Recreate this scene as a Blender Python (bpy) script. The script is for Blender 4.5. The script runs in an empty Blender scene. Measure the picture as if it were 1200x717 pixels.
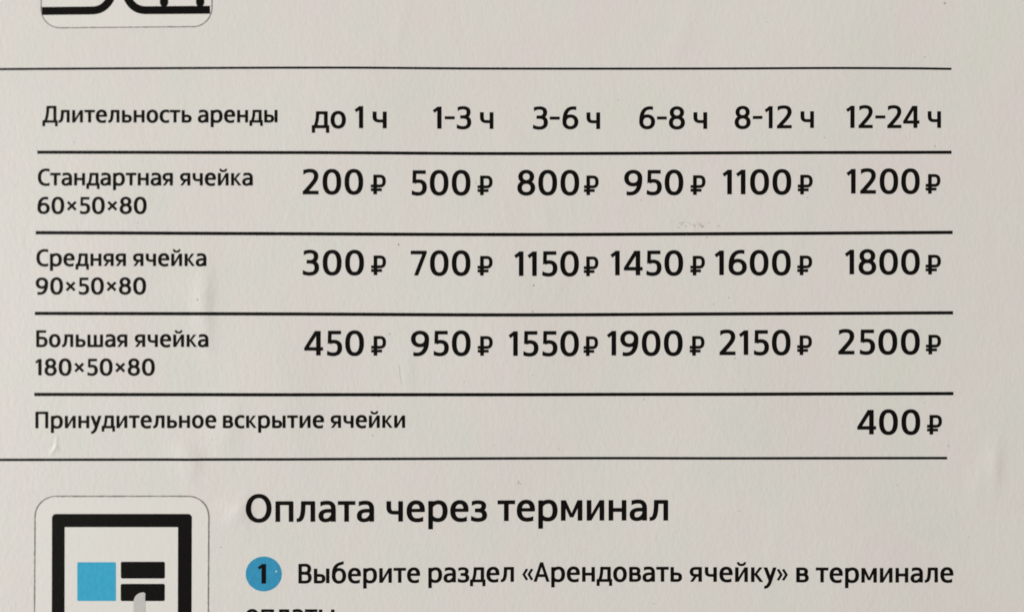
import bpy, math, random
import numpy as np
from mathutils import Vector, Matrix, noise
from mathutils.geometry import delaunay_2d_cdt
random.seed(5)
scene = bpy.context.scene
COL = scene.collection

# ------------------------------------------------------------------ camera
S = 0.00025                      # metres of sign per photograph pixel at the middle of the frame
W, H = 1200.0, 717.0
LENS = 30.0
DIST = W * S * LENS / 36.0
cam_d = bpy.data.cameras.new('camera'); cam = bpy.data.objects.new('camera', cam_d)
COL.objects.link(cam); scene.camera = cam
cam.location = (0, -DIST, 0); cam.rotation_euler = (math.radians(90), 0, 0)
cam_d.lens = LENS; cam_d.sensor_width = 36; cam_d.clip_start = 0.01; cam_d.clip_end = 20
cam_d.dof.use_dof = True
cam_d.dof.aperture_fstop = 3.0
YAW = math.radians(-2.6)         # the board stands slightly turned: its left edge is farther off
PITCH = math.radians(-1.0)       # and leans back a little: its top is farther off
RB = Matrix.Rotation(YAW, 3, 'Z') @ Matrix.Rotation(PITCH, 3, 'X')
cam_d.dof.focus_distance = DIST - 0.003

# ------------------------------------------------------------------ light
world = bpy.data.worlds.new('World'); scene.world = world; world.use_nodes = True
bg = world.node_tree.nodes['Background']
bg.inputs[0].default_value = (1.0, 0.938, 0.888, 1); bg.inputs[1].default_value = 0.442
def area(name, loc, aim, size, size_y, power, color):
    d = bpy.data.lights.new(name, 'AREA'); d.shape = 'RECTANGLE'; d.size = size; d.size_y = size_y
    d.energy = power; d.color = color
    o = bpy.data.objects.new(name, d); COL.objects.link(o); o.location = loc
    o.rotation_euler = (Vector(aim) - Vector(loc)).to_track_quat('-Z', 'Y').to_euler()
    return o
area('window_light', (-2.2, -0.87, -0.12), (0.0, 0, 0.0), 0.6, 1.0, 49.5, (0.97, 1.0, 0.975))
area('ceiling_light', (0.7, -0.8, 1.1), (0.12, 0, 0.04), 0.5, 0.4, 4.6, (1.0, 0.90, 0.85))
scene.view_settings.view_transform = 'Standard'; scene.view_settings.look = 'None'
scene.view_settings.exposure = 0; scene.view_settings.gamma = 1
scene.view_settings.use_curve_mapping = False
scene.cycles.filter_width = 1.7

# ------------------------------------------------------------------ board coordinates
RBi = RB.transposed()
CAM = Vector((0, -DIST, 0))
def P(px, py):
    """photograph position -> (u, v) on the board's own plane"""
    ray = RBi @ Vector(((px - W/2) * S, DIST, (H/2 - py) * 0.9986 * S))
    o = RBi @ CAM
    t = -o.y / ray.y
    q = o + ray * t
    return q.x, q.z

def gz(u, v, cx, cy, su, sv, ang, amp):
    x, z = P(cx, cy); c, s = math.cos(ang), math.sin(ang)
    a = ((u-x)*c + (v-z)*s) / (su*S); b = (-(u-x)*s + (v-z)*c) / (sv*S)
    if su > 3: a = np.where(a > 0, a/0.72, a/1.0)      # ridges fall off more steeply to the right
    return 2.0 * amp * S * np.exp(-0.5*(a*a + b*b))
R = math.radians
BUMPS = [  # px, py, size across, size along, angle, height (all in photograph pixels)
    (240, 350, 9, 24, R(-4), 0.66), (244, 394, 7, 16, R(4), 0.26),
    (1166, 546, 7.5, 20, R(-5), 0.62), (1147, 566, 8, 16, R(-10), 0.30),
    (280, 599, 13, 8, R(38), 0.85), (288, 596, 6, 14, R(0), 0.20), (264, 590, 11, 6, R(35), 0.22),
    (218, 533, 14, 12, R(20), 0.62), (226, 549, 9, 14, R(-20), 0.35),
    (65.6, 519, 1.3, 4.2, R(-14), 0.34), (63.6, 527, 1.3, 4.6, R(-38), 0.36), (67, 526, 1.2, 3.2, R(30), 0.2),
    (62.5, 521, 1.2, 3.0, R(-45), -0.2),
    (268, 500, 17, 28, R(-15), 0.60), (330, 470, 40, 60, R(10), 0.8),
    (820, 262, 5, 2.2, R(10), 0.16), (812, 268, 2.2, 4, R(0), 0.13), (786, 259, 3, 1.5, R(20), 0.1), (640, 255, 9, 12, R(15), 0.2), (655, 330, 12, 14, R(-15), 0.2), (800, 40, 10, 26, R(-20), 0.22), (470, 30, 6, 20, R(-10), 0.12), (803, 262, 3, 2, R(20), -0.12),
    (1145, 500, 22, 5, R(24), 0.12), (1128, 520, 20, 4, R(2), 0.08),
    (479, 434, 7, 22, R(0), 0.22), (469, 440, 1.6, 12, R(4), -0.04),
    (905, 215, 30, 5, R(28), 0.14), (925, 200, 22, 4, R(30), 0.10),
    (735, 237, 26, 3.5, R(8), 0.09), (600, 385, 60, 80, R(20), 1.1), (980, 60, 70, 90, R(-30), 0.9),
    (1010, 640, 60, 70, R(30), 0.9), (420, 120, 80, 60, R(15), 0.9), (130, 300, 70, 90, R(0), 0.6),
    (700, 590, 90, 50, R(-15), -1.0), (860, 480, 60, 60, R(30), 0.9), (230, 330, 24, 40, R(0), 0.25),
    (905, 655, 5, 40, R(-14), 0.06), (925, 300, 10, 45, R(-20), 0.12), (600, 160, 12, 40, R(12), 0.10),
    (310, 690, 16, 10, R(0), 0.10), (322.5, 670.5, 2.4, 2.6, 0, 0.14), (324, 669, 1.0, 1.4, 0, 0.10),
    (318.5, 675, 1.2, 1.4, 0, 0.06),
]
def relief(u, v):
    u = np.asarray(u, float); v = np.asarray(v, float)
    w = np.zeros_like(u)
    for b in BUMPS: w = w + gz(u, v, *b)
    return w

# ------------------------------------------------------------------ materials
def mat(name, rgb, rough=0.5, spec=0.5):
    m = bpy.data.materials.new(name); m.use_nodes = True
    b = m.node_tree.nodes['Principled BSDF']
    b.inputs['Base Color'].default_value = (*rgb, 1); b.inputs['Roughness'].default_value = rough
    b.inputs['Specular IOR Level'].default_value = spec
    return m, m.node_tree, b
def mapped(nt, scale, rot=(0, 0, 0)):
    tc = nt.nodes.new('ShaderNodeTexCoord'); mp = nt.nodes.new('ShaderNodeMapping')
    mp.inputs['Scale'].default_value = scale; mp.inputs['Rotation'].default_value = rot
    nt.links.new(tc.outputs['Object'], mp.inputs['Vector'])
    return mp.outputs['Vector']
def ntex(nt, vec, scale, detail=2, rough=0.5):
    n = nt.nodes.new('ShaderNodeTexNoise'); n.inputs['Scale'].default_value = scale
    n.inputs['Detail'].default_value = detail; n.inputs['Roughness'].default_value = rough
    nt.links.new(vec, n.inputs['Vector']); return n
def math_n(nt, op, a, b):
    m = nt.nodes.new('ShaderNodeMath'); m.operation = op
    for k, x in enumerate((a, b)):
        if isinstance(x, (int, float)): m.inputs[k].default_value = x
        else: nt.links.new(x, m.inputs[k])
    return m.outputs[0]
def film_bump(nt, bsdf, amount=1.0):
    """the laminated paper's fine vertical grain"""
    v1 = mapped(nt, (1, 1, 0.62), (0, R(14), 0))
    n1 = ntex(nt, v1, 780, 3, 0.6)           # ~6 px cells, drawn out vertically
    v2 = mapped(nt, (1, 1, 1))
    n2 = ntex(nt, v2, 1900, 2, 0.6)
    v3 = mapped(nt, (1, 1, 0.5), (0, R(22), 0))
    n3 = ntex(nt, v3, 170, 2, 0.5)
    h = math_n(nt, 'ADD', math_n(nt, 'MULTIPLY', n1.outputs['Fac'], 0.46),
               math_n(nt, 'ADD', math_n(nt, 'MULTIPLY', n2.outputs['Fac'], 0.16),
                      math_n(nt, 'MULTIPLY', n3.outputs['Fac'], 0.38)))
    bp = nt.nodes.new('ShaderNodeBump'); bp.inputs['Strength'].default_value = amount
    bp.inputs['Distance'].default_value = 0.000185
    nt.links.new(h, bp.inputs['Height']); nt.links.new(bp.outputs['Normal'], bsdf.inputs['Normal'])
def mottle(nt, bsdf, rgb, k=1.0):
    """weak pink and green cast clouds of cheap printed stock"""
    v = mapped(nt, (1, 1, 0.8), (0, R(20), 0))
    n = ntex(nt, v, 48, 4, 0.62)
    r = nt.nodes.new('ShaderNodeValToRGB'); nt.links.new(n.outputs['Fac'], r.inputs['Fac'])
    e = r.color_ramp.elements
    e[0].position = 0.30; e[1].position = 0.70
    e[0].color = (rgb[0]*(1-.034*k), rgb[1]*(1+.012*k), rgb[2]*(1-.026*k), 1)
    e[1].color = (rgb[0]*(1+.014*k), rgb[1]*(1-.022*k), rgb[2]*(1-.004*k), 1)
    mid = r.color_ramp.elements.new(0.5); mid.color = (*rgb, 1)
    n2 = ntex(nt, mapped(nt, (1, 1, 1)), 420, 2, 0.6)
    f = math_n(nt, 'ADD', math_n(nt, 'MULTIPLY', n2.outputs['Fac'], 0.045*k), 1 - 0.0225*k)
    mx = nt.nodes.new('ShaderNodeVectorMath'); mx.operation = 'SCALE'
    nt.links.new(r.outputs['Color'], mx.inputs[0]); nt.links.new(f, mx.inputs['Scale'])
    nt.links.new(mx.outputs[0], bsdf.inputs['Base Color'])

PAPER = (0.735, 0.715, 0.685)
m_paper, nt, b = mat('white_laminated_paper', PAPER, 0.5, 0.35); mottle(nt, b, PAPER); film_bump(nt, b)
STICK = (0.765, 0.75, 0.715)
m_stick, nt, b = mat('brighter_printed_white', STICK, 0.5, 0.35); mottle(nt, b, STICK, .5); film_bump(nt, b, 0.7)
def ink(name, rgb, rough=0.42, spec=0.35, var=0.35, bump=0.8):
    m, nt, b = mat(name, rgb, rough, spec)
    n = ntex(nt, mapped(nt, (1, 1, 0.5)), 900, 3, 0.7)
    f = math_n(nt, 'ADD', math_n(nt, 'MULTIPLY', n.outputs['Fac'], 2*var), 1 - var)
    rg = nt.nodes.new('ShaderNodeRGB'); rg.outputs[0].default_value = (*rgb, 1)
    mx = nt.nodes.new('ShaderNodeVectorMath'); mx.operation = 'SCALE'
    nt.links.new(rg.outputs[0], mx.inputs[0]); nt.links.new(f, mx.inputs['Scale'])
    nt.links.new(mx.outputs[0], b.inputs['Base Color'])
    film_bump(nt, b, bump)
    return m
m_ink = ink('black_ink', (0.004, 0.0036, 0.003), 0.5, 0.07)
m_inkt = ink('thin_black_ink', (0.010, 0.011, 0.013), 0.5, 0.06)
m_blue = ink('blue_ink', (0.032, 0.30, 0.52), 0.45, 0.25, 0.22, 1.2)
m_tile = ink('light_blue_ink', (0.045, 0.40, 0.63), 0.45, 0.15, 0.2, 1.2)
m_grey = ink('grey_ink', (0.56, 0.55, 0.54), 0.45, 0.25, 0.12)
m_line = ink('grey_outline_ink', (0.25, 0.22, 0.21), 0.5, 0.1, 0.55)
m_dirt = ink('brown_grime', (0.28, 0.26, 0.23), 0.7, 0.2, 0.3)
m_dirt2 = ink('light_grime', (0.50, 0.475, 0.44), 0.7, 0.2, 0.2)
m_dirt3 = ink('faint_grime', (0.60, 0.575, 0.54), 0.6, 0.2, 0.15)
m_core, nt, b = mat('panel_core', (0.45, 0.45, 0.44), 0.6); 
m_wall, nt, b = mat('wall_paint', (0.52, 0.50, 0.47), 0.8, 0.2)
n = ntex(nt, mapped(nt, (1, 1, 1)), 140, 4, 0.6)
bp = nt.nodes.new('ShaderNodeBump'); bp.inputs['Distance'].default_value = 0.0006
nt.links.new(n.outputs['Fac'], bp.inputs['Height']); nt.links.new(bp.outputs['Normal'], b.inputs['Normal'])

# ------------------------------------------------------------------ wall behind the board
me = bpy.data.meshes.new('wall'); q = 0.03
me.from_pydata([(-1.2, q, -0.9), (1.2, q, -0.9), (1.2, q, 0.9), (-1.2, q, 0.9),
                (-1.2, q+.1, -0.9), (1.2, q+.1, -0.9), (1.2, q+.1, 0.9), (-1.2, q+.1, 0.9)], [],
               [(0, 1, 2, 3), (5, 4, 7, 6), (1, 5, 6, 2), (4, 0, 3, 7), (3, 2, 6, 7), (0, 4, 5, 1)])
me.materials.append(m_wall); wall = bpy.data.objects.new('wall', me); COL.objects.link(wall)
wall['kind'] = 'structure'

# ------------------------------------------------------------------ the board
root = bpy.data.objects.new('price_board', None); COL.objects.link(root)
root.empty_display_size = 0.02
root.rotation_euler = RB.to_4x4().to_euler()
root['label'] = 'white wrinkled sign with a black Russian price table, thin rules and a blue numbered step'
root['category'] = 'sign'
def part(name, verts, faces, m, parent=root, label=None, smooth=False):
    me = bpy.data.meshes.new(name); me.from_pydata(verts, [], faces); me.materials.append(m)
    if smooth: me.polygons.foreach_set('use_smooth', [True]*len(me.polygons))
    me.update()
    o = bpy.data.objects.new(name, me); COL.objects.link(o); o.parent = parent
    if label: o['label'] = label
    return o
def lift(pts, h):
    """photograph px points -> 3D vertices lying on the wrinkled sheet, h metres proud of it"""
    uv = [P(x, y) for x, y in pts]
    w = relief([a for a, _ in uv], [c for _, c in uv])
    return [(a, -(float(z) + h), c) for (a, c), z in zip(uv, w)]

# sheet (front face), with real wrinkles
u0, v0 = P(-110, 830); u1, v1 = P(1310, -120)
NX, NY = 900, 600
us = np.linspace(u0, u1, NX); vs = np.linspace(v0, v1, NY)
U, V = np.meshgrid(us, vs); Wz = relief(U, V)
verts = np.stack([U, -Wz, V], -1).reshape(-1, 3)
idx = np.arange(NX*NY).reshape(NY, NX)
faces = np.stack([idx[:-1, :-1], idx[:-1, 1:], idx[1:, 1:], idx[1:, :-1]], -1).reshape(-1, 4)
me = bpy.data.meshes.new('printed_sheet'); me.from_pydata(verts.tolist(), [], faces.tolist())
me.polygons.foreach_set('use_smooth', [True]*len(me.polygons)); me.materials.append(m_paper)
sheet = bpy.data.objects.new('printed_sheet', me); COL.objects.link(sheet); sheet.parent = root
# stiff backing panel with a small bevel
a, bb, g = 0.0006, 0.0005, 0.006
ring = lambda e, y: [(u0-e, y, v0-e), (u1+e, y, v0-e), (u1+e, y, v1+e), (u0-e, y, v1+e)]
bv = ring(0, a) + ring(bb, a+bb) + ring(bb, g)
bf = [(0, 1, 2, 3), (11, 10, 9, 8)] + [(k+r*4, (k+1) % 4+r*4, (k+1) % 4+(r+1)*4, k+(r+1)*4)[::-1] for r in (0, 1) for k in range(4)]
part('backing_panel', bv, bf, m_core)

# ------------------------------------------------------------------ shapes in px
def grid_quads(path, half, step=4.0):
    """polyline of centre points -> ribbon vertices and quads (px)"""
    pts = []
    for (x0, y0), (x1, y1) in zip(path[:-1], path[1:]):
        n = max(1, int(math.hypot(x1-x0, y1-y0)/step))
        pts += [(x0+(x1-x0)*k/n, y0+(y1-y0)*k/n) for k in range(n)]
    pts.append(path[-1])
    V_, F_ = [], []
    for i, p in enumerate(pts):
        a_ = pts[max(0, i-1)]; b_ = pts[min(len(pts)-1, i+1)]
        dx, dy = b_[0]-a_[0], b_[1]-a_[1]; L = math.hypot(dx, dy) or 1
        j = 1.05 + random.uniform(-.03, .03)
        V_ += [(p[0]-dy/L*half*j, p[1]+dx/L*half*j), (p[0]+dy/L*half*j, p[1]-dx/L*half*j)]
        if i: F_.append((2*i-2, 2*i-1, 2*i+1, 2*i))
    return V_, F_
def smooth_pts(ctrl):
    xs = [c[0] for c in ctrl]; ys = [c[1] for c in ctrl]
    out = []
    n = len(ctrl)
    for i in range(n-1):
        p0 = ctrl[max(0, i-1)]; p1 = ctrl[i]; p2 = ctrl[i+1]; p3 = ctrl[min(n-1, i+2)]
        m1 = (p2[1]-p0[1])/(p2[0]-p0[0]); m2 = (p3[1]-p1[1])/(p3[0]-p1[0]); d = p2[0]-p1[0]
        for k in range(12):
            t = k/12; h00 = 2*t**3-3*t*t+1; h10 = t**3-2*t*t+t; h01 = -2*t**3+3*t*t; h11 = t**3-t*t
            out.append((p1[0]+d*t, h00*p1[1]+h10*d*m1+h01*p2[1]+h11*d*m2))
    out.append(ctrl[-1]); return out
def shape(polys, tol=1e-4):
    """union of polygons (px) -> verts, triangles"""
    V_, F_ = [], []
    for p in polys:
        ar = sum(p[i][0]*p[(i+1) % len(p)][1]-p[(i+1) % len(p)][0]*p[i][1] for i in range(len(p)))
        if abs(ar) < 1e-7: continue
        if ar < 0: p = p[::-1]
        F_.append(list(range(len(V_), len(V_)+len(p)))); V_ += [Vector((x, y)) for x, y in p]
    E_ = [(f[i], f[(i+1) % len(f)]) for f in F_ for i in range(len(f))]
    r = delaunay_2d_cdt(V_, E_, [], 0, tol, False)
    vo, fo = r[0], r[2]
    out = []
    A_ = [np.array([V_[i][:] for i in f]) for f in F_]
    box = [(q.min(0), q.max(0)) for q in A_]
    for f in fo:
        p = [vo[i] for i in f]
        if abs((p[1]-p[0]).cross(p[2]-p[0])) < 1e-9: continue
        cx, cy = (p[0].x+p[1].x+p[2].x)/3, (p[0].y+p[1].y+p[2].y)/3
        for q, (lo, hi) in zip(A_, box):
            if lo[0] <= cx <= hi[0] and lo[1] <= cy <= hi[1]:
                c = False; n = len(q)
                for i in range(n):
                    x0, y0 = q[i-1]; x1, y1 = q[i]
                    if (y0 > cy) != (y1 > cy) and cx < (x1-x0)*(cy-y0)/(y1-y0)+x0: c = not c
                if c: out.append(tuple(f)); break
    return [(v.x, v.y) for v in vo], out
INK = 0.00003
def printed(name, pts, faces, m, parent=root, h=INK, label=None):
    # face towards the viewer
    p = [pts[i] for i in faces[0]]
    ar = sum(p[i][0]*p[(i+1) % len(p)][1]-p[(i+1) % len(p)][0]*p[i][1] for i in range(len(p)))
    if ar > 0: faces = [f[::-1] for f in faces]
    return part(name, lift(pts, h), faces, m, parent, label, True)

# ------------------------------------------------------------------ rules of the table
RULES = [
    ([(-40, 81.3), (0, 81.0), (150, 80.1), (330, 79.5), (600, 80.4), (850, 80.4), (1070, 80.2), (1114.8, 80.7)], 1.25, m_inkt, 'thin rule above the table'),
    ([(43.8, 178.4), (340, 178.9), (600, 180.0), (850, 179.2), (1115, 178.4)], 1.75, m_ink, 'rule under the headings'),
    ([(42.2, 272.7), (340, 273.9), (600, 274.9), (850, 273.9), (1116.3, 272.3)], 1.85, m_ink, 'rule under the first price row'),
    ([(41.0, 367.2), (340, 367.9), (600, 369.0), (850, 367.8), (1116.8, 366.5)], 1.85, m_ink, 'rule under the second price row'),
    ([(40.2, 462.1), (340, 462.4), (600, 462.3), (850, 461.8), (1117.2, 461.1)], 1.85, m_ink, 'rule under the third price row'),
    ([(-40, 539.0), (0, 538.8), (330, 538.1), (630, 537.1), (900, 536.8), (1109.8, 536.7)], 1.45, m_inkt, 'thin rule below the table')]
for ctrl, hw, m, lab in RULES:
    v_, f_ = grid_quads(smooth_pts(ctrl), hw, 3.0)
    printed('table_rule', v_, f_, m, label=lab)

# ------------------------------------------------------------------ lettering: own outlines drawn as pen strokes
PA, PB = 24.5, 20.5
def bez(p0, p1, p2, p3, n=10):
    o = []
    for k in range(1, n+1):
        t = k/n; s = 1-t
        o.append((s**3*p0[0]+3*s*s*t*p1[0]+3*s*t*t*p2[0]+t**3*p3[0], s**3*p0[1]+3*s*s*t*p1[1]+3*s*t*t*p2[1]+t**3*p3[1]))
    return o
def K(*c, a=26.5, b=21.5, closed=False, cut0=None, cut1=None):
    return ('K', c, a, b, closed, cut0, cut1)
def Vs(x, y0, y1, a=PA): return ('R', x, y0, y1, a)
def Hs(y, x0, x1, b=PB): return ('Q', y, x0, x1, b)
def Pg(*p): return ('P', p)
def Ov(cx, cy, rx, ry, e=2.2, a=26.5, b=21.5): return ('O', cx, cy, rx, ry, e, a, b)
VC = (0, 1); HC = (1, 0)
def breve(cx): return K((cx-58, 324), [(cx-52, 287), (cx-32, 278), (cx, 278)], [(cx+32, 278), (cx+52, 287), (cx+58, 324)], a=16, b=17)
def soft(x=0): return [Vs(x+24.5, 0, 240), K((x+24, 20.5), (x+95, 20.5), [(x+140, 20.5), (x+158, 40), (x+158, 74)], [(x+158, 110), (x+138, 128), (x+95, 128)], (x+24, 128), a=25, b=20.5)]
A_low = [K((18, 207), [(42, 219), (68, 223), (98, 223)], [(145, 223), (171, 200), (171, 148)], (171, 0), a=25, cut0=VC),
         K((171, 129), (112, 129), [(55, 129), (25, 108), (25, 70)], [(25, 33), (47, 16), (80, 16)], [(117, 16), (150, 38), (171, 78)], a=26, b=20)]
BR_low = [Vs(24.5, -92, 240), K((24, 62), [(45, 28), (75, 16), (112, 16)], [(165, 16), (194, 55), (194, 122)], [(194, 190), (165, 224), (118, 224)], [(80, 224), (50, 208), (24, 176)])]
G = {
 'О': (292, 20, 23, [Ov(146, 159, 119, 145, 2.15, 27, 22)]),
 '0': (233, 24, 24, [Ov(116.5, 159, 90, 143, 2.35, 27, 22)]),
 'о': (217, 19, 19, [Ov(108.5, 120, 82, 104.5, 2.2)]),
 'с': (178, 19, 10, [K((177, 213), [(160, 221), (140, 224.5), (119, 224.5)], [(60, 224.5), (26.5, 185), (26.5, 120)], [(26.5, 55), (60, 15.5), (119, 15.5)], [(140, 15.5), (160, 19), (178, 27)], cut0=VC, cut1=VC)]),
 'С': (224, 20, 8, [K((222, 292), [(203, 300), (180, 303), (158, 303)], [(75, 303), (27, 250), (27, 159)], [(27, 68), (75, 15), (158, 15)], [(182, 15), (205, 18), (224, 27)], cut0=VC, cut1=VC)]),
 'е': (208, 19, 17, [Hs(130, 30, 200, 18), K((181.5, 112), (181.5, 136), [(181, 195), (155, 225), (108, 225)], [(55, 225), (26.5, 185), (26.5, 120)], [(26.5, 50), (62, 15), (118, 15)], [(147, 15), (170, 19), (192, 30)], cut1=VC)]),
 'а': (195, 17, 24, A_low),
 'р': (220, 29, 18, BR_low),
 'т': (206, 4, 4, [Hs(219.5, 0, 206), Vs(103, 0, 235)]),
 'п': (205, 29, 29, [Vs(24.5, 0, 240), Vs(180.5, 0, 240), Hs(219.5, 10, 195)]),
 'л': (217, 9, 29, [Vs(192.5, 0, 240), Hs(219.5, 57, 210), K((81, 236), [(81, 150), (76, 100), (66, 66)], [(54, 28), (38, 19), (3, 19)], a=24, b=20, cut1=VC)]),
 'д': (251, 6, 6, [Hs(219.5, 61, 215), Vs(203, 0, 240), K((84, 232), [(83, 150), (74, 80), (48, 28)], a=22, b=20), Hs(20.5, 0, 251), Vs(23, -68, 30, 22), Vs(228, -68, 30, 22)]),
 'Д': (290, 6, 6, [Hs(298, 80, 255), Vs(238, 0, 318), K((102, 305), [(101, 200), (88, 90), (54, 28)], a=23, b=20), Hs(20.5, 0, 290), Vs(23, -72, 30, 22), Vs(267, -72, 30, 22)]),
 'ч': (188, 25, 29, [K((24.5, 240), (24.5, 172), [(24.5, 122), (45, 105), (92, 105)], (165, 105), a=24.5, b=20), Vs(163.5, 0, 240)]),
 'и': (200, 29, 29, [Vs(24.5, 0, 240), Vs(175.5, 0, 240), Pg((8, 0), (52, 0), (192, 240), (148, 240))]),
 'й': (200, 29, 29, [Vs(24.5, 0, 240), Vs(175.5, 0, 240), Pg((8, 0), (52, 0), (192, 240), (148, 240)), breve(100)]),
 'н': (203, 29, 29, [Vs(24.5, 0, 240), Vs(178.5, 0, 240), Hs(124, 24, 180)]),
 'ь': (184, 29, 14, soft()),
 'ы': (249, 29, 29, soft() + [Vs(225, 0, 240)]),
 'я': (192, 12, 29, [Vs(167.5, 0, 240), K((167, 219.5), (95, 219.5), [(50, 219.5), (26, 200), (26, 162)], [(26, 124), (50, 104), (95, 104)], (167, 104), a=25, b=20.5), Pg((0, 0), (55, 0), (130, 105), (78, 105))]),
 'в': (189, 29, 15, [Vs(24.5, 0, 240), K((24, 219.5), (95, 219.5), [(134, 219.5), (151, 205), (151, 176)], [(151, 143), (134, 126), (95, 126)], (24, 126), a=25, b=20), K((24, 20.5), (100, 20.5), [(143, 20.5), (163.5, 38), (163.5, 70)], [(163.5, 106), (143, 124), (100, 124)], (24, 124), a=25, b=20)]),
 'В': (211, 31, 16, [Vs(24.5, 0, 318), K((24, 297), (105, 297), [(153, 297), (175, 275), (175, 235)], [(175, 192), (150, 168), (105, 168)], (24, 168), a=26, b=21), K((24, 21), (110, 21), [(163, 21), (185, 48), (185, 92)], [(185, 140), (160, 164), (110, 164)], (24, 164), a=26, b=21)]),
 'Б': (211, 31, 16, [Vs(24.5, 0, 318), Hs(297.5, 10, 187), K((24, 21), (105, 21), [(160, 21), (184, 47), (184, 98)], [(184, 150), (160, 173), (105, 173)], (24, 173), a=26, b=21)]),
 'П': (238, 31, 31, [Vs(24.5, 0, 318), Vs(213.5, 0, 318), Hs(297.5, 10, 230)]),
 'А': (264, 3, 3, [Pg((0, 0), (52, 0), (158, 318), (107, 318)), Pg((212, 0), (264, 0), (157, 318), (106, 318)), Hs(101, 55, 210)]),
 'у': (202, 3, 3, [K((25, 240), (107, 22), a=25, b=20, cut0=HC), K((177, 240), (112, 40), [(90, -32), (68, -86), (6, -86)], a=24.5, b=20, cut0=HC, cut1=VC)]),
 'к': (196, 29, 4, [Vs(24.5, 0, 240), Pg((128, 240), (184, 240), (94, 128), (45, 122)), Pg((45, 124), (92, 138), (196, 0), (138, 0))]),
 'ш': (292, 29, 29, [Vs(24.5, 0, 240), Vs(146, 0, 235), Vs(267.5, 0, 240), Hs(20.5, 10, 280)]),
 'з': (187, 14, 15, [K((10, 207), [(35, 219), (56, 223), (82, 223)], [(132, 223), (151, 205), (151, 178)], [(151, 150), (128, 127), (85, 127)], (46, 127), a=25, b=20, cut0=VC), K((70, 127), (85, 127), [(135, 127), (160.5, 105), (160.5, 70)], [(160.5, 30), (130, 15.5), (84, 15.5)], [(52, 15.5), (28, 22), (3, 36)], a=26, b=21, cut1=VC)]),
 'м': (246, 29, 29, [Vs(24.5, 0, 240), Vs(221.5, 0, 240), Pg((6, 240), (55, 240), (145, 39), (103, 39)), Pg((240, 240), (191, 240), (101, 39), (143, 39))]),
 'б': (229, 20, 19, [Ov(114.5, 119, 88, 104, 2.15), K((192, 333), [(150, 320), (108, 318), (74, 284)], [(42, 252), (26.5, 200), (26.5, 120)], b=21, cut0=VC)]),
 '«': (181, 24, 3, [Pg((0, 120), (47, 120), (98, 203), (60, 217)), Pg((0, 120), (47, 120), (98, 37), (60, 23)), Pg((84, 120), (131, 120), (181, 203), (143, 217)), Pg((84, 120), (131, 120), (181, 37), (143, 23))]),
 '»': (181, 3, 24, [Pg((181, 120), (134, 120), (83, 203), (121, 217)), Pg((181, 120), (134, 120), (83, 37), (121, 23)), Pg((97, 120), (50, 120), (0, 203), (38, 217)), Pg((97, 120), (50, 120), (0, 37), (38, 23))]),
 '–': (145, 8, 14, [Hs(158, 0, 145, 19.5)]),
 '×': (184, 32, 28, [K((14, 230), (170, 74), a=20, b=20), K((170, 230), (14, 74), a=20, b=20)]),
 '1': (117, 13, 40, [Vs(91, 0, 318, 26), Pg((0, 266), (70, 318), (100, 318), (75, 268), (26, 228))]),
 '2': (205, 24, 29, [K((9, 281), [(33, 298), (62, 304), (92, 304)], [(148, 304), (174, 280), (174, 232)], [(174, 180), (120, 130), (30, 26)], a=26, b=21.5, cut0=VC), Hs(21, 0, 205, 21), Pg((0, 0), (60, 0), (60, 40), (40, 66), (0, 22))]),
 '3': (206, 15, 24, [K((13, 284), [(38, 298), (62, 303), (92, 303)], [(147, 303), (170, 280), (170, 240)], [(170, 196), (140, 171), (92, 171)], (50, 171), a=26, b=21, cut0=VC), K((80, 171), (92, 171), [(155, 171), (179.5, 140), (179.5, 96)], [(179.5, 40), (145, 15), (88, 15)], [(56, 15), (28, 22), (2, 36)], a=26.5, b=21.5, cut1=VC)]),
 '4': (242, 14, 12, [Vs(182, 0, 318, 26), Hs(85, 8, 242, 20.5), Pg((0, 65), (0, 98), (136, 318), (195, 318), (52, 90), (52, 65))]),
 '5': (192, 34, 18, [Hs(297, 13, 181, 21), Pg((13, 318), (61, 318), (57, 172), (57, 164), (9, 150)), K((30, 167), [(50, 176), (66, 180), (86, 180)], [(140, 180), (165.5, 150), (165.5, 100)], [(165.5, 45), (135, 15), (80, 15)], [(52, 15), (26, 21), (3, 34)], cut1=VC)]),
 '6': (227, 24, 17, [Ov(113.5, 103, 87, 84, 2.15), K((198, 297), [(184, 302), (168, 303), (152, 303)], [(72, 303), (26.5, 240), (26.5, 110)], cut0=VC)]),
 '7': (208, 12, 20, [Hs(297, 0, 200, 21), Pg((42, 0), (97, 0), (208, 290), (208, 318), (140, 318), (152, 282))]),
 '8': (223, 22, 20, [Ov(111.5, 237, 73, 66.5, 2.1, 26, 21), Ov(111.5, 91.5, 85, 76.5, 2.15, 26.5, 21.5)]),
 '₽': (194, 20, 20, [Vs(57, 0, 252, 21.5), K((0, 108), (118, 108), [(156, 108), (174, 130), (174, 171)], [(174, 215), (156, 235), (118, 235)], (36, 235), a=20, b=17.5), Hs(60, 0, 144, 17)]),
}
g6 = G['6']
def rot6(s):
    cx, cy = 227, 318
    if s[0] == 'O': return ('O', cx-s[1], cy-s[2]) + s[3:]
    f = lambda p: (cx-p[0], cy-p[1])
    return ('K', tuple([f(q) for q in c] if isinstance(c, list) else f(c) for c in s[1])) + s[2:]
G['9'] = (227, 17, 24, [rot6(s) for s in g6[3]])

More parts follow.
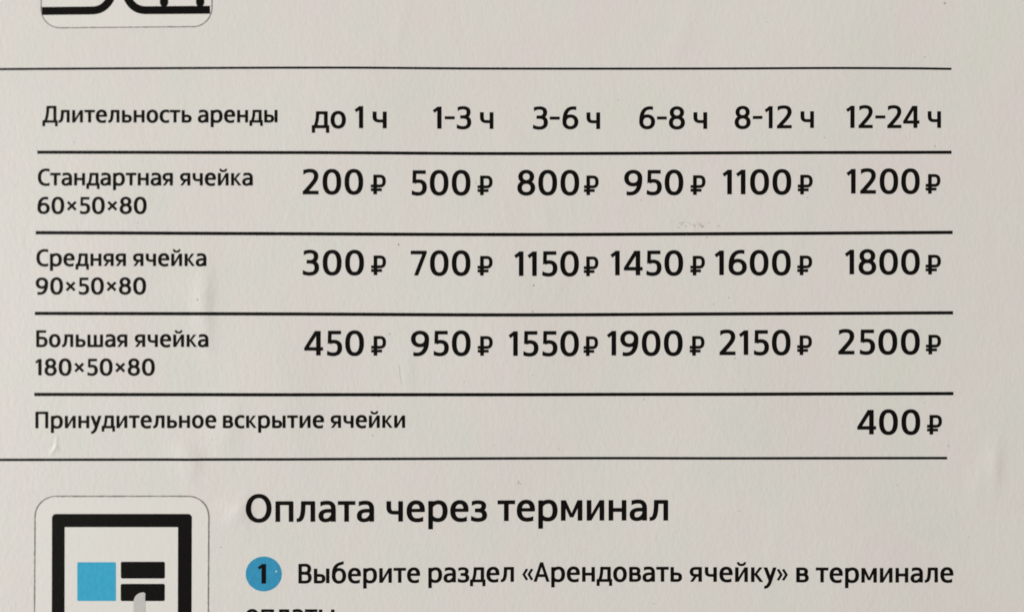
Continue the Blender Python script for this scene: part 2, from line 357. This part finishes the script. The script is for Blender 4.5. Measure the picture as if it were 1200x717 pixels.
cache = {}
def glyph(ch, wt=1.0):
    if (ch, wt) in cache: return cache[(ch, wt)]
    polys = []
    for s in G[ch][3]:
        if s[0] == 'R':
            _, x, y0, y1, a = s; a = a*wt; polys.append([(x-a, y0), (x+a, y0), (x+a, y1), (x-a, y1)])
        elif s[0] == 'Q':
            _, y, x0, x1, b_ = s; b_ = b_*wt; polys.append([(x0, y-b_), (x1, y-b_), (x1, y+b_), (x0, y+b_)])
        elif s[0] == 'P': polys.append(list(s[1]))
        else:
            if s[0] == 'O':
                _, cx, cy, rx, ry, e, a, b_ = s; n = 44; pts = []; cl = True; c0 = c1 = None
                for k in range(n):
                    t = 2*math.pi*k/n; c, d = math.cos(t), math.sin(t)
                    pts.append((cx+rx*math.copysign(abs(c)**(2/e), c), cy+ry*math.copysign(abs(d)**(2/e), d)))
            else:
                _, cmd, a, b_, cl, c0, c1 = s; pts = [cmd[0]]
                for c in cmd[1:]:
                    if isinstance(c, list): pts += bez(pts[-1], *c)
                    else: pts.append(c)
            a *= wt; b_ *= wt
            n = len(pts); L_, R_ = [], []
            for i, p in enumerate(pts):
                if cl: q0, q1 = pts[i-1], pts[(i+1) % n]
                else: q0, q1 = pts[max(0, i-1)], pts[min(n-1, i+1)]
                dx, dy = q1[0]-q0[0], q1[1]-q0[1]; l = math.hypot(dx, dy); nx, ny = -dy/l, dx/l
                h = math.sqrt((a*nx)**2+(b_*ny)**2)
                cut = c0 if (i == 0 and not cl) else c1 if (i == n-1 and not cl) else None
                if cut:
                    dt = cut[0]*nx+cut[1]*ny; k = min(h/abs(dt), h*1.6)*(1 if dt > 0 else -1)
                    ox, oy = cut[0]*k, cut[1]*k
                else: ox, oy = nx*h, ny*h
                L_.append((p[0]+ox, p[1]+oy)); R_.append((p[0]-ox, p[1]-oy))
            for i in range(n if cl else n-1):
                j = (i+1) % n
                polys += [[L_[i], L_[j], R_[j]], [L_[i], R_[j], R_[i]]]
    r = shape(polys, 0.02); cache[(ch, wt)] = r
    return r

def base_y(base, x):
    if isinstance(base, (int, float)): return base
    if x <= base[0][0]: return base[0][1]
    for (x0, y0), (x1, y1) in zip(base[:-1], base[1:]):
        if x <= x1: return y0+(y1-y0)*(x-x0)/(x1-x0)
    return base[-1][1]
def words(name, runs, base, sc, m=m_ink, parent=root, wt=None, label=None, h=INK):
    """runs: (text, ink left px, ink right px); sc: px per glyph unit"""
    if wt is None: wt = 1.22 if sc < .065 else 1.17 if sc < .075 else 1.13
    V_, F_ = [], []
    for text, xa, xb in runs:
        nat = 0; pos = []
        for i, ch in enumerate(text):
            w_, l, r_, _ = G[ch]
            if i: nat += G[text[i-1]][2] + l
            pos.append(nat); nat += w_
        n = len(text)
        sx = sc
        extra = (xb-xa)/sc - nat
        if n > 1:
            # share a misfit between letter width and letter gaps
            wsum = sum(G[c][0] for c in text)
            kw = 1 + max(-.06, min(.06, 0.5*extra/wsum))
            extra2 = extra - (kw-1)*wsum
            x = 0; pos = []
            for i, ch in enumerate(text):
                if i: x += G[text[i-1]][2] + G[ch][1] + extra2/(n-1)
                pos.append(x); x += G[ch][0]*kw
        else: kw = (xb-xa)/sc/nat
        for ch, p0 in zip(text, pos):
            gv, gf = glyph(ch, wt); o = len(V_)
            V_ += [(xa+(p0+x*kw)*sc, base_y(base, xa+(p0+x*kw)*sc)-y*sc) for x, y in gv]
            F_ += [tuple(k+o for k in f) for f in gf]
    return printed(name, V_, F_, m, parent, h, label)

# table headings
T = 0.0607
words('row_title', [('Длительность', 50.0, 224.4), ('аренды', 232.2, 325.2)], 143.6, T, label='heading Длительность аренды')
HB = [(365, 150.4), (500, 150.9), (650, 151.3), (830, 151.1), (950, 150.2), (1105, 149.9)]
for lab, runs in [('до 1 ч', [('до', 365.8, 405.5), ('1', 415.8, 425.7), ('ч', 437.2, 453.2)]),
                  ('1–3 ч', [('1', 507, 517.2), ('–', 521.2, 532.9), ('3', 535.2, 552), ('ч', 562.7, 578)]),
                  ('3–6 ч', [('3', 624.5, 641.8), ('–', 644.2, 655.9), ('6', 659.3, 677.5), ('ч', 687.5, 703)]),
                  ('6–8 ч', [('6', 749.3, 767.4), ('–', 769.9, 781.3), ('8', 784, 802.4), ('ч', 812.8, 828.4)]),
                  ('8–12 ч', [('8', 861, 879.2), ('–', 882, 893.2), ('1', 895.8, 904.9), ('2', 910.2, 927.5), ('ч', 938, 953.2)]),
                  ('12–24 ч', [('1', 991, 1000.8), ('2', 1005.9, 1022.5), ('–', 1025.5, 1037.3), ('2', 1039.6, 1056.2), ('4', 1058.2, 1077.4), ('ч', 1087.3, 1102.4)])]:
    words('time_heading', runs, HB, 0.0815, label='column heading ' + lab)
# row titles and sizes
words('row_title', [('Стандартная', 44.8, 202.4), ('ячейка', 211.2, 296.0)], 217.4, T, label='row title Стандартная ячейка')
words('size_text', [('60×50×80', 44.4, 171.8)], 250.5, T, label='locker size 60×50×80')
words('row_title', [('Средняя', 43.2, 147.9), ('ячейка', 156.6, 241.8)], 311.8, T, label='row title Средняя ячейка')
words('size_text', [('90×50×80', 42.4, 171.2)], 344.8, T, label='locker size 90×50×80')
words('row_title', [('Большая', 42.9, 149.2), ('ячейка', 158.4, 244.2)], 406.5, T, label='row title Большая ячейка')
words('size_text', [('180×50×80', 41.3, 181.2)], 439.8, T, label='locker size 180×50×80')
words('row_title', [('Принудительное', 41.8, 253.6), ('вскрытие', 262.0, 379.6), ('ячейки', 387.7, 474.4)], [(40, 501.8), (262, 501.3), (474, 501.3)], T, label='row title Принудительное вскрытие ячейки')
# prices
PRICES = [
    [('200', 354.8, 425.4, 434.6, 452.0, 227.6), ('500', 482.5, 551.0, 559.6, 577.0, 228.6), ('800', 606.5, 678.4, 684.3, 701.3, 228.5), ('950', 731.7, 800.4, 809.2, 826.5, 228.2), ('1100', 846.5, 926.8, 934.7, 952.0, 227.7), ('1200', 991.7, 1077.4, 1084.6, 1101.8, 226.8)],
    [('300', 354.7, 426.2, 434.9, 452.2, 322.2), ('700', 481.3, 551.0, 559.7, 577.1, 322.8), ('1150', 602.5, 678.0, 684.1, 701.0, 323.4), ('1450', 715.2, 800.2, 808.9, 825.8, 322.6), ('1600', 837.2, 926.2, 934.2, 951.5, 322.3), ('1800', 989.9, 1077.5, 1084.6, 1102.4, 321.4)],
    [('450', 356.5, 426.2, 434.9, 452.2, 416.5), ('950', 481.9, 551.3, 559.9, 577.3, 416.6), ('1550', 595.9, 678.0, 683.8, 700.6, 416.9), ('1900', 711.0, 799.5, 808.1, 825.2, 416.5), ('2150', 843.0, 926.0, 934.1, 951.2, 415.8), ('2500', 982.3, 1077.5, 1085.0, 1102.5, 415.1)],
    [('400', 1004.4, 1078.0, 1086.3, 1103.6, 509.0)]]
for row in PRICES:
    for t, a0, a1, b0, b1, by in row:
        o = words('price_figure', [(t, a0, a1)], by, 0.0905, label='price ' + t)
        words('ruble_sign', [('₽', b0, b1)], by+0.2, 0.0905, parent=o)

# lower section
words('section_heading', [('Оплата', 288.8, 438.0), ('через', 453.1, 570.5), ('терминал', 583.0, 782.7)], [(290, 611.5), (450, 611.2), (600, 610.6), (790, 610.1)], 0.1, label='heading Оплата через терминал')
LB = [(350, 683.5), (470, 682.7), (600, 681.7), (800, 681.6), (1000, 682.1), (1117, 682.2)]
words('instruction_text', [('Выберите', 350.0, 492.0), ('раздел', 502.2, 602.0), ('«Арендовать', 612.0, 799.1), ('ячейку»', 808.4, 923.1), ('в', 933.1, 947.2), ('терминале', 955.6, 1116.8)], LB, 0.0717, label='instruction Выберите раздел «Арендовать ячейку» в терминале')
words('instruction_text', [('оплаты', 287.8, 391.6)], 731.3, 0.0717, label='cut off word оплаты')

def rrect(x0, y0, x1, y1, r, n=8, corners=(1, 1, 1, 1)):
    pts = []
    for k, (cx, cy, a0) in enumerate([(x1-r, y0+r, -90), (x1-r, y1-r, 0), (x0+r, y1-r, 90), (x0+r, y0+r, 180)]):
        if corners[k]:
            for i in range(n+1):
                t = math.radians(a0+90*i/n); pts.append((cx+r*math.cos(t), cy+r*math.sin(t)))
        else: pts.append([(x1, y0), (x1, y1), (x0, y1), (x0, y0)][k])
    return pts
def fan(pts): 
    """polygon -> triangulated, with inner points so it follows the sheet"""
    return shape([pts], 1e-4)
def gridfill(x0, y0, x1, y1, step, clip):
    """fill a shape with a fine grid clipped to polygon clip (convex)"""
    xs = np.arange(x0, x1+step, step); ys = np.arange(y0, y1+step, step)
    vs_ = [Vector((x, y)) for x in xs for y in ys if inside(x, y, clip)]
    n = len(vs_); p = clip if area2(clip) > 0 else clip[::-1]
    r = delaunay_2d_cdt(vs_ + [Vector(q) for q in p], [], [list(range(n, n+len(p)))], 1, 1e-4, True)
    return [(v.x, v.y) for v in r[0]], [tuple(f) for f, o in zip(r[2], r[5]) if o]
def area2(p): return sum(p[i][0]*p[(i+1) % len(p)][1]-p[(i+1) % len(p)][0]*p[i][1] for i in range(len(p)))
def inside(x, y, poly):
    s = 1 if area2(poly) > 0 else -1
    for i in range(len(poly)):
        a_, b_ = poly[i], poly[(i+1) % len(poly)]
        if s*((b_[0]-a_[0])*(y-a_[1])-(b_[1]-a_[1])*(x-a_[0])) < 0.6: return False
    return True

# step badge
cp = [(309.1+21.15*math.cos(2*math.pi*k/72)*(1+.004*math.sin(5*k)), 672.4+20.35*math.sin(2*math.pi*k/72)) for k in range(72)]
v_, f_ = gridfill(286, 650, 332, 694, 4, cp)
badge = printed('step_badge', v_, f_, m_blue, h=INK, label='blue round step badge')
words('badge_numeral', [('1', 302.0, 311.2)], 683.7, 0.0722, parent=badge, wt=1.3, h=INK*2)

# instruction icons
def outline(pts, w, closed=True):
    q = []
    n = len(pts)
    for i in range(n if closed else n-1):
        (xa, ya), (xb, yb) = pts[i], pts[(i+1) % n]; m_ = max(1, int(math.hypot(xb-xa, yb-ya)/2.2))
        q += [(xa+(xb-xa)*k/m_, ya+(yb-ya)*k/m_) for k in range(m_)]
    if closed: q.append(q[0])
    else: q.append(pts[-1])
    V_, F_ = [], []
    rnd = random.Random(3)
    for i, p in enumerate(q):
        a_ = q[i-1] if i else (q[-2] if closed else q[0]); b_ = q[i+1] if i < len(q)-1 else (q[1] if closed else q[-1])
        dx, dy = b_[0]-a_[0], b_[1]-a_[1]; L = math.hypot(dx, dy) or 1
        hw = w/2*(1+rnd.uniform(-.3, .3)); o = rnd.uniform(-.12, .12)
        V_ += [(p[0]-dy/L*(hw+o), p[1]+dx/L*(hw+o)), (p[0]+dy/L*(hw-o), p[1]-dx/L*(hw-o))]
        if i: F_.append((2*i-2, 2*i-1, 2*i+1, 2*i))
    return V_, F_
# lower icon: terminal screen with a pointing finger
sk = lambda pts, k: [(x + (y-581)*k, y) for x, y in pts]
rr = sk(rrect(41.3, 581.5, 244.9, 783, 24, 10), -0.006)
v_, f_ = gridfill(40, 581, 246, 784, 9, rr)
icon = printed('terminal_icon', v_, f_, m_stick, h=INK*0.7, label='rounded icon of a payment terminal screen')
v_, f_ = outline(rr, 1.45); printed('icon_border', v_, f_, m_line, icon, INK*1.5)
o_ = sk(rrect(61.2, 602.1, 224.9, 775, 4.5, 5), -0.003)
V_, F_ = shape([[(61.0, 606), (75.9, 606), (75.6, 775), (60.6, 775)], [(208.7, 606), (224.9, 606), (224.4, 775), (208.3, 775)],
                rrect(61.1, 602.1, 224.9, 617.6, 4.5, 6, (1, 0, 0, 1)), [(61, 770), (224.4, 770), (224.4, 784-9), (61, 784-9)]])
printed('screen_frame', V_, F_, m_ink, icon, INK*1.5)
v_, f_ = gridfill(90, 658, 137, 705, 5, rrect(90.6, 658.7, 135.9, 704.1, 1.4, 4)); printed('screen_tile', v_, f_, m_tile, icon, INK*1.5, 'square blue tile')
v_, f_ = shape([rrect(141.7, 658.1, 193.3, 677.8, 1.9, 5)]); printed('screen_tile', v_, f_, m_ink, icon, INK*1.5, 'upper black tile')
fing = [(156.4, 760), (156.6, 705.5)] + bez((156.6, 705.5), (156.9, 698.5), (161, 694.3), (168.2, 693.9), 8) + [(170.3, 695), (169.9, 760)]
v_, f_ = shape([rrect(141.5, 684.0, 193.2, 704.2, 1.9, 5)]); printed('screen_tile', v_, f_, m_ink, icon, INK*1.5, 'lower black tile behind the finger')
v_, f_ = shape([fing]); printed('pointing_finger', v_, f_, m_grey, icon, INK*2.2)
# upper icon, cut by the frame
rr = rrect(48.3, -170, 248.3, 32.0, 22, 10)
rr = [(x + (0.5 if y < 10 else 0), y + (0.7 - (x-48)*0.0085 if y > 0 else 0)) for x, y in rr]
v_, f_ = gridfill(47, -172, 250, 34, 9, rr)
icon2 = printed('lifting_icon', v_, f_, m_stick, h=INK*0.7, label='rounded icon with thick black shelf lines')
v_, f_ = outline(rr, 1.15); printed('icon_border', v_, f_, m_line, icon2, INK*1.5)
def thick(ctrl, hw):
    V_ = []; P_ = []
    for i, p in enumerate(ctrl):
        a_ = ctrl[max(0, i-1)]; b_ = ctrl[min(len(ctrl)-1, i+1)]; dx, dy = b_[0]-a_[0], b_[1]-a_[1]; L = math.hypot(dx, dy)
        P_.append(((p[0]-dy/L*hw, p[1]+dx/L*hw), (p[0]+dy/L*hw, p[1]-dx/L*hw)))
    return [[P_[i][0], P_[i+1][0], P_[i+1][1], P_[i][1]] for i in range(len(P_)-1)]
left = [(49.2, 12.9), (80, 12.6), (108, 12.3)] + bez((108, 12.3), (122, 12.0), (129, 3), (133.5, -12), 12) + [(142, -48)]
right = [(141, -48), (145.5, -16)] + bez((145.5, -16), (149, 2), (156, 11.8), (171, 12.0), 12) + [(200, 11.8), (246.2, 11.5)]
v_, f_ = shape(thick(left, 4.7)); printed('shelf_line', v_, f_, m_ink, icon2, INK*1.5)
v_, f_ = shape(thick(right, 4.7) + [[(192.3+4.9*math.cos(t/10*math.pi), 3.0+5.0*math.sin(t/10*math.pi)) for t in range(20)],
                                   [(234.6+4.9*math.cos(t/10*math.pi), 3.0+5.0*math.sin(t/10*math.pi)) for t in range(20)],
                                   [(187.5, -30), (197.1, -30), (197.2, 3), (187.4, 3)], [(229.8, -30), (239.4, -30), (239.5, 3), (229.7, 3)]])
printed('shelf_line', v_, f_, m_ink, icon2, INK*1.5)

# ------------------------------------------------------------------ small dirt, specks and scuffs
def speck(cx, cy, r, m=m_dirt, st=1.0, ang=0):
    n = 11; pts = []
    for k in range(n):
        t = 2*math.pi*k/n; q = r*random.uniform(.65, 1.15); x, y = q*math.cos(t), q*st*math.sin(t)
        pts.append((cx+x*math.cos(ang)-y*math.sin(ang), cy+x*math.sin(ang)+y*math.cos(ang)))
    v_, f_ = shape([pts]); printed('dirt_speck', v_, f_, m)
for a_ in [(1107, 4, 1.9, m_dirt2), (231.8, 351.2, 0.9, m_dirt), (436.5, 510.5, 1.3, m_dirt2, .6, -.7), (1111.2, 522.3, 1.3, m_dirt2, .5, .7),
           (625.4, 334.2, 0.8, m_dirt, 1.6), (854.2, 348.8, 1.1, m_dirt2), (861, 420, 1.6, m_dirt2, .4, -.8), (467, 286.5, 0.8, m_dirt, 2.0, -.5),
           (456.4, 391.5, 1.2, m_dirt2), (724.5, 117, .8, m_dirt2), (966.3, 161.5, .9, m_dirt2), (1095.6, 171.2, .5, m_dirt2, 4),
           (751, 234.6, .8, m_dirt2), (813.8, 264.8, 1.2, m_dirt2), (823, 265.5, 1.5, m_dirt2), (799.5, 261, .9, m_dirt2), (607.4, 565.6, .8, m_dirt2, 3, .3),
           (609.8, 567, .6, m_dirt), (624, 365.2, .8, m_dirt), (443.6, 464.3, .9, m_ink, .6), (828, 278, 1.0, m_dirt2), (558, 214, .8, m_dirt2)]:
    speck(*a_)
rnd = random.Random(11)
for k in range(22):
    speck(rnd.gauss(812, 11), rnd.gauss(262, 4), rnd.uniform(.6, 1.5), m_dirt3, rnd.uniform(.4, .9), rnd.uniform(-.5, .5))
for k in range(46):
    speck(rnd.uniform(5, 1195), rnd.uniform(5, 712), rnd.uniform(.35, .75), m_dirt2, rnd.uniform(.5, 1.6), rnd.uniform(0, 3))
for ctrl, w_ in [([(467.5, 427), (468.2, 433), (468.6, 440), (469.4, 446), (471, 451)], .55)]:
    q = []
    for a_, b_ in zip(ctrl[:-1], ctrl[1:]): q += [(a_[0]+(b_[0]-a_[0])*k/4, a_[1]+(b_[1]-a_[1])*k/4) for k in range(4)]
    v_, f_ = grid_quads(q + [ctrl[-1]], w_*.4, 2.0)
    printed('scratch', v_, f_, m_dirt3)
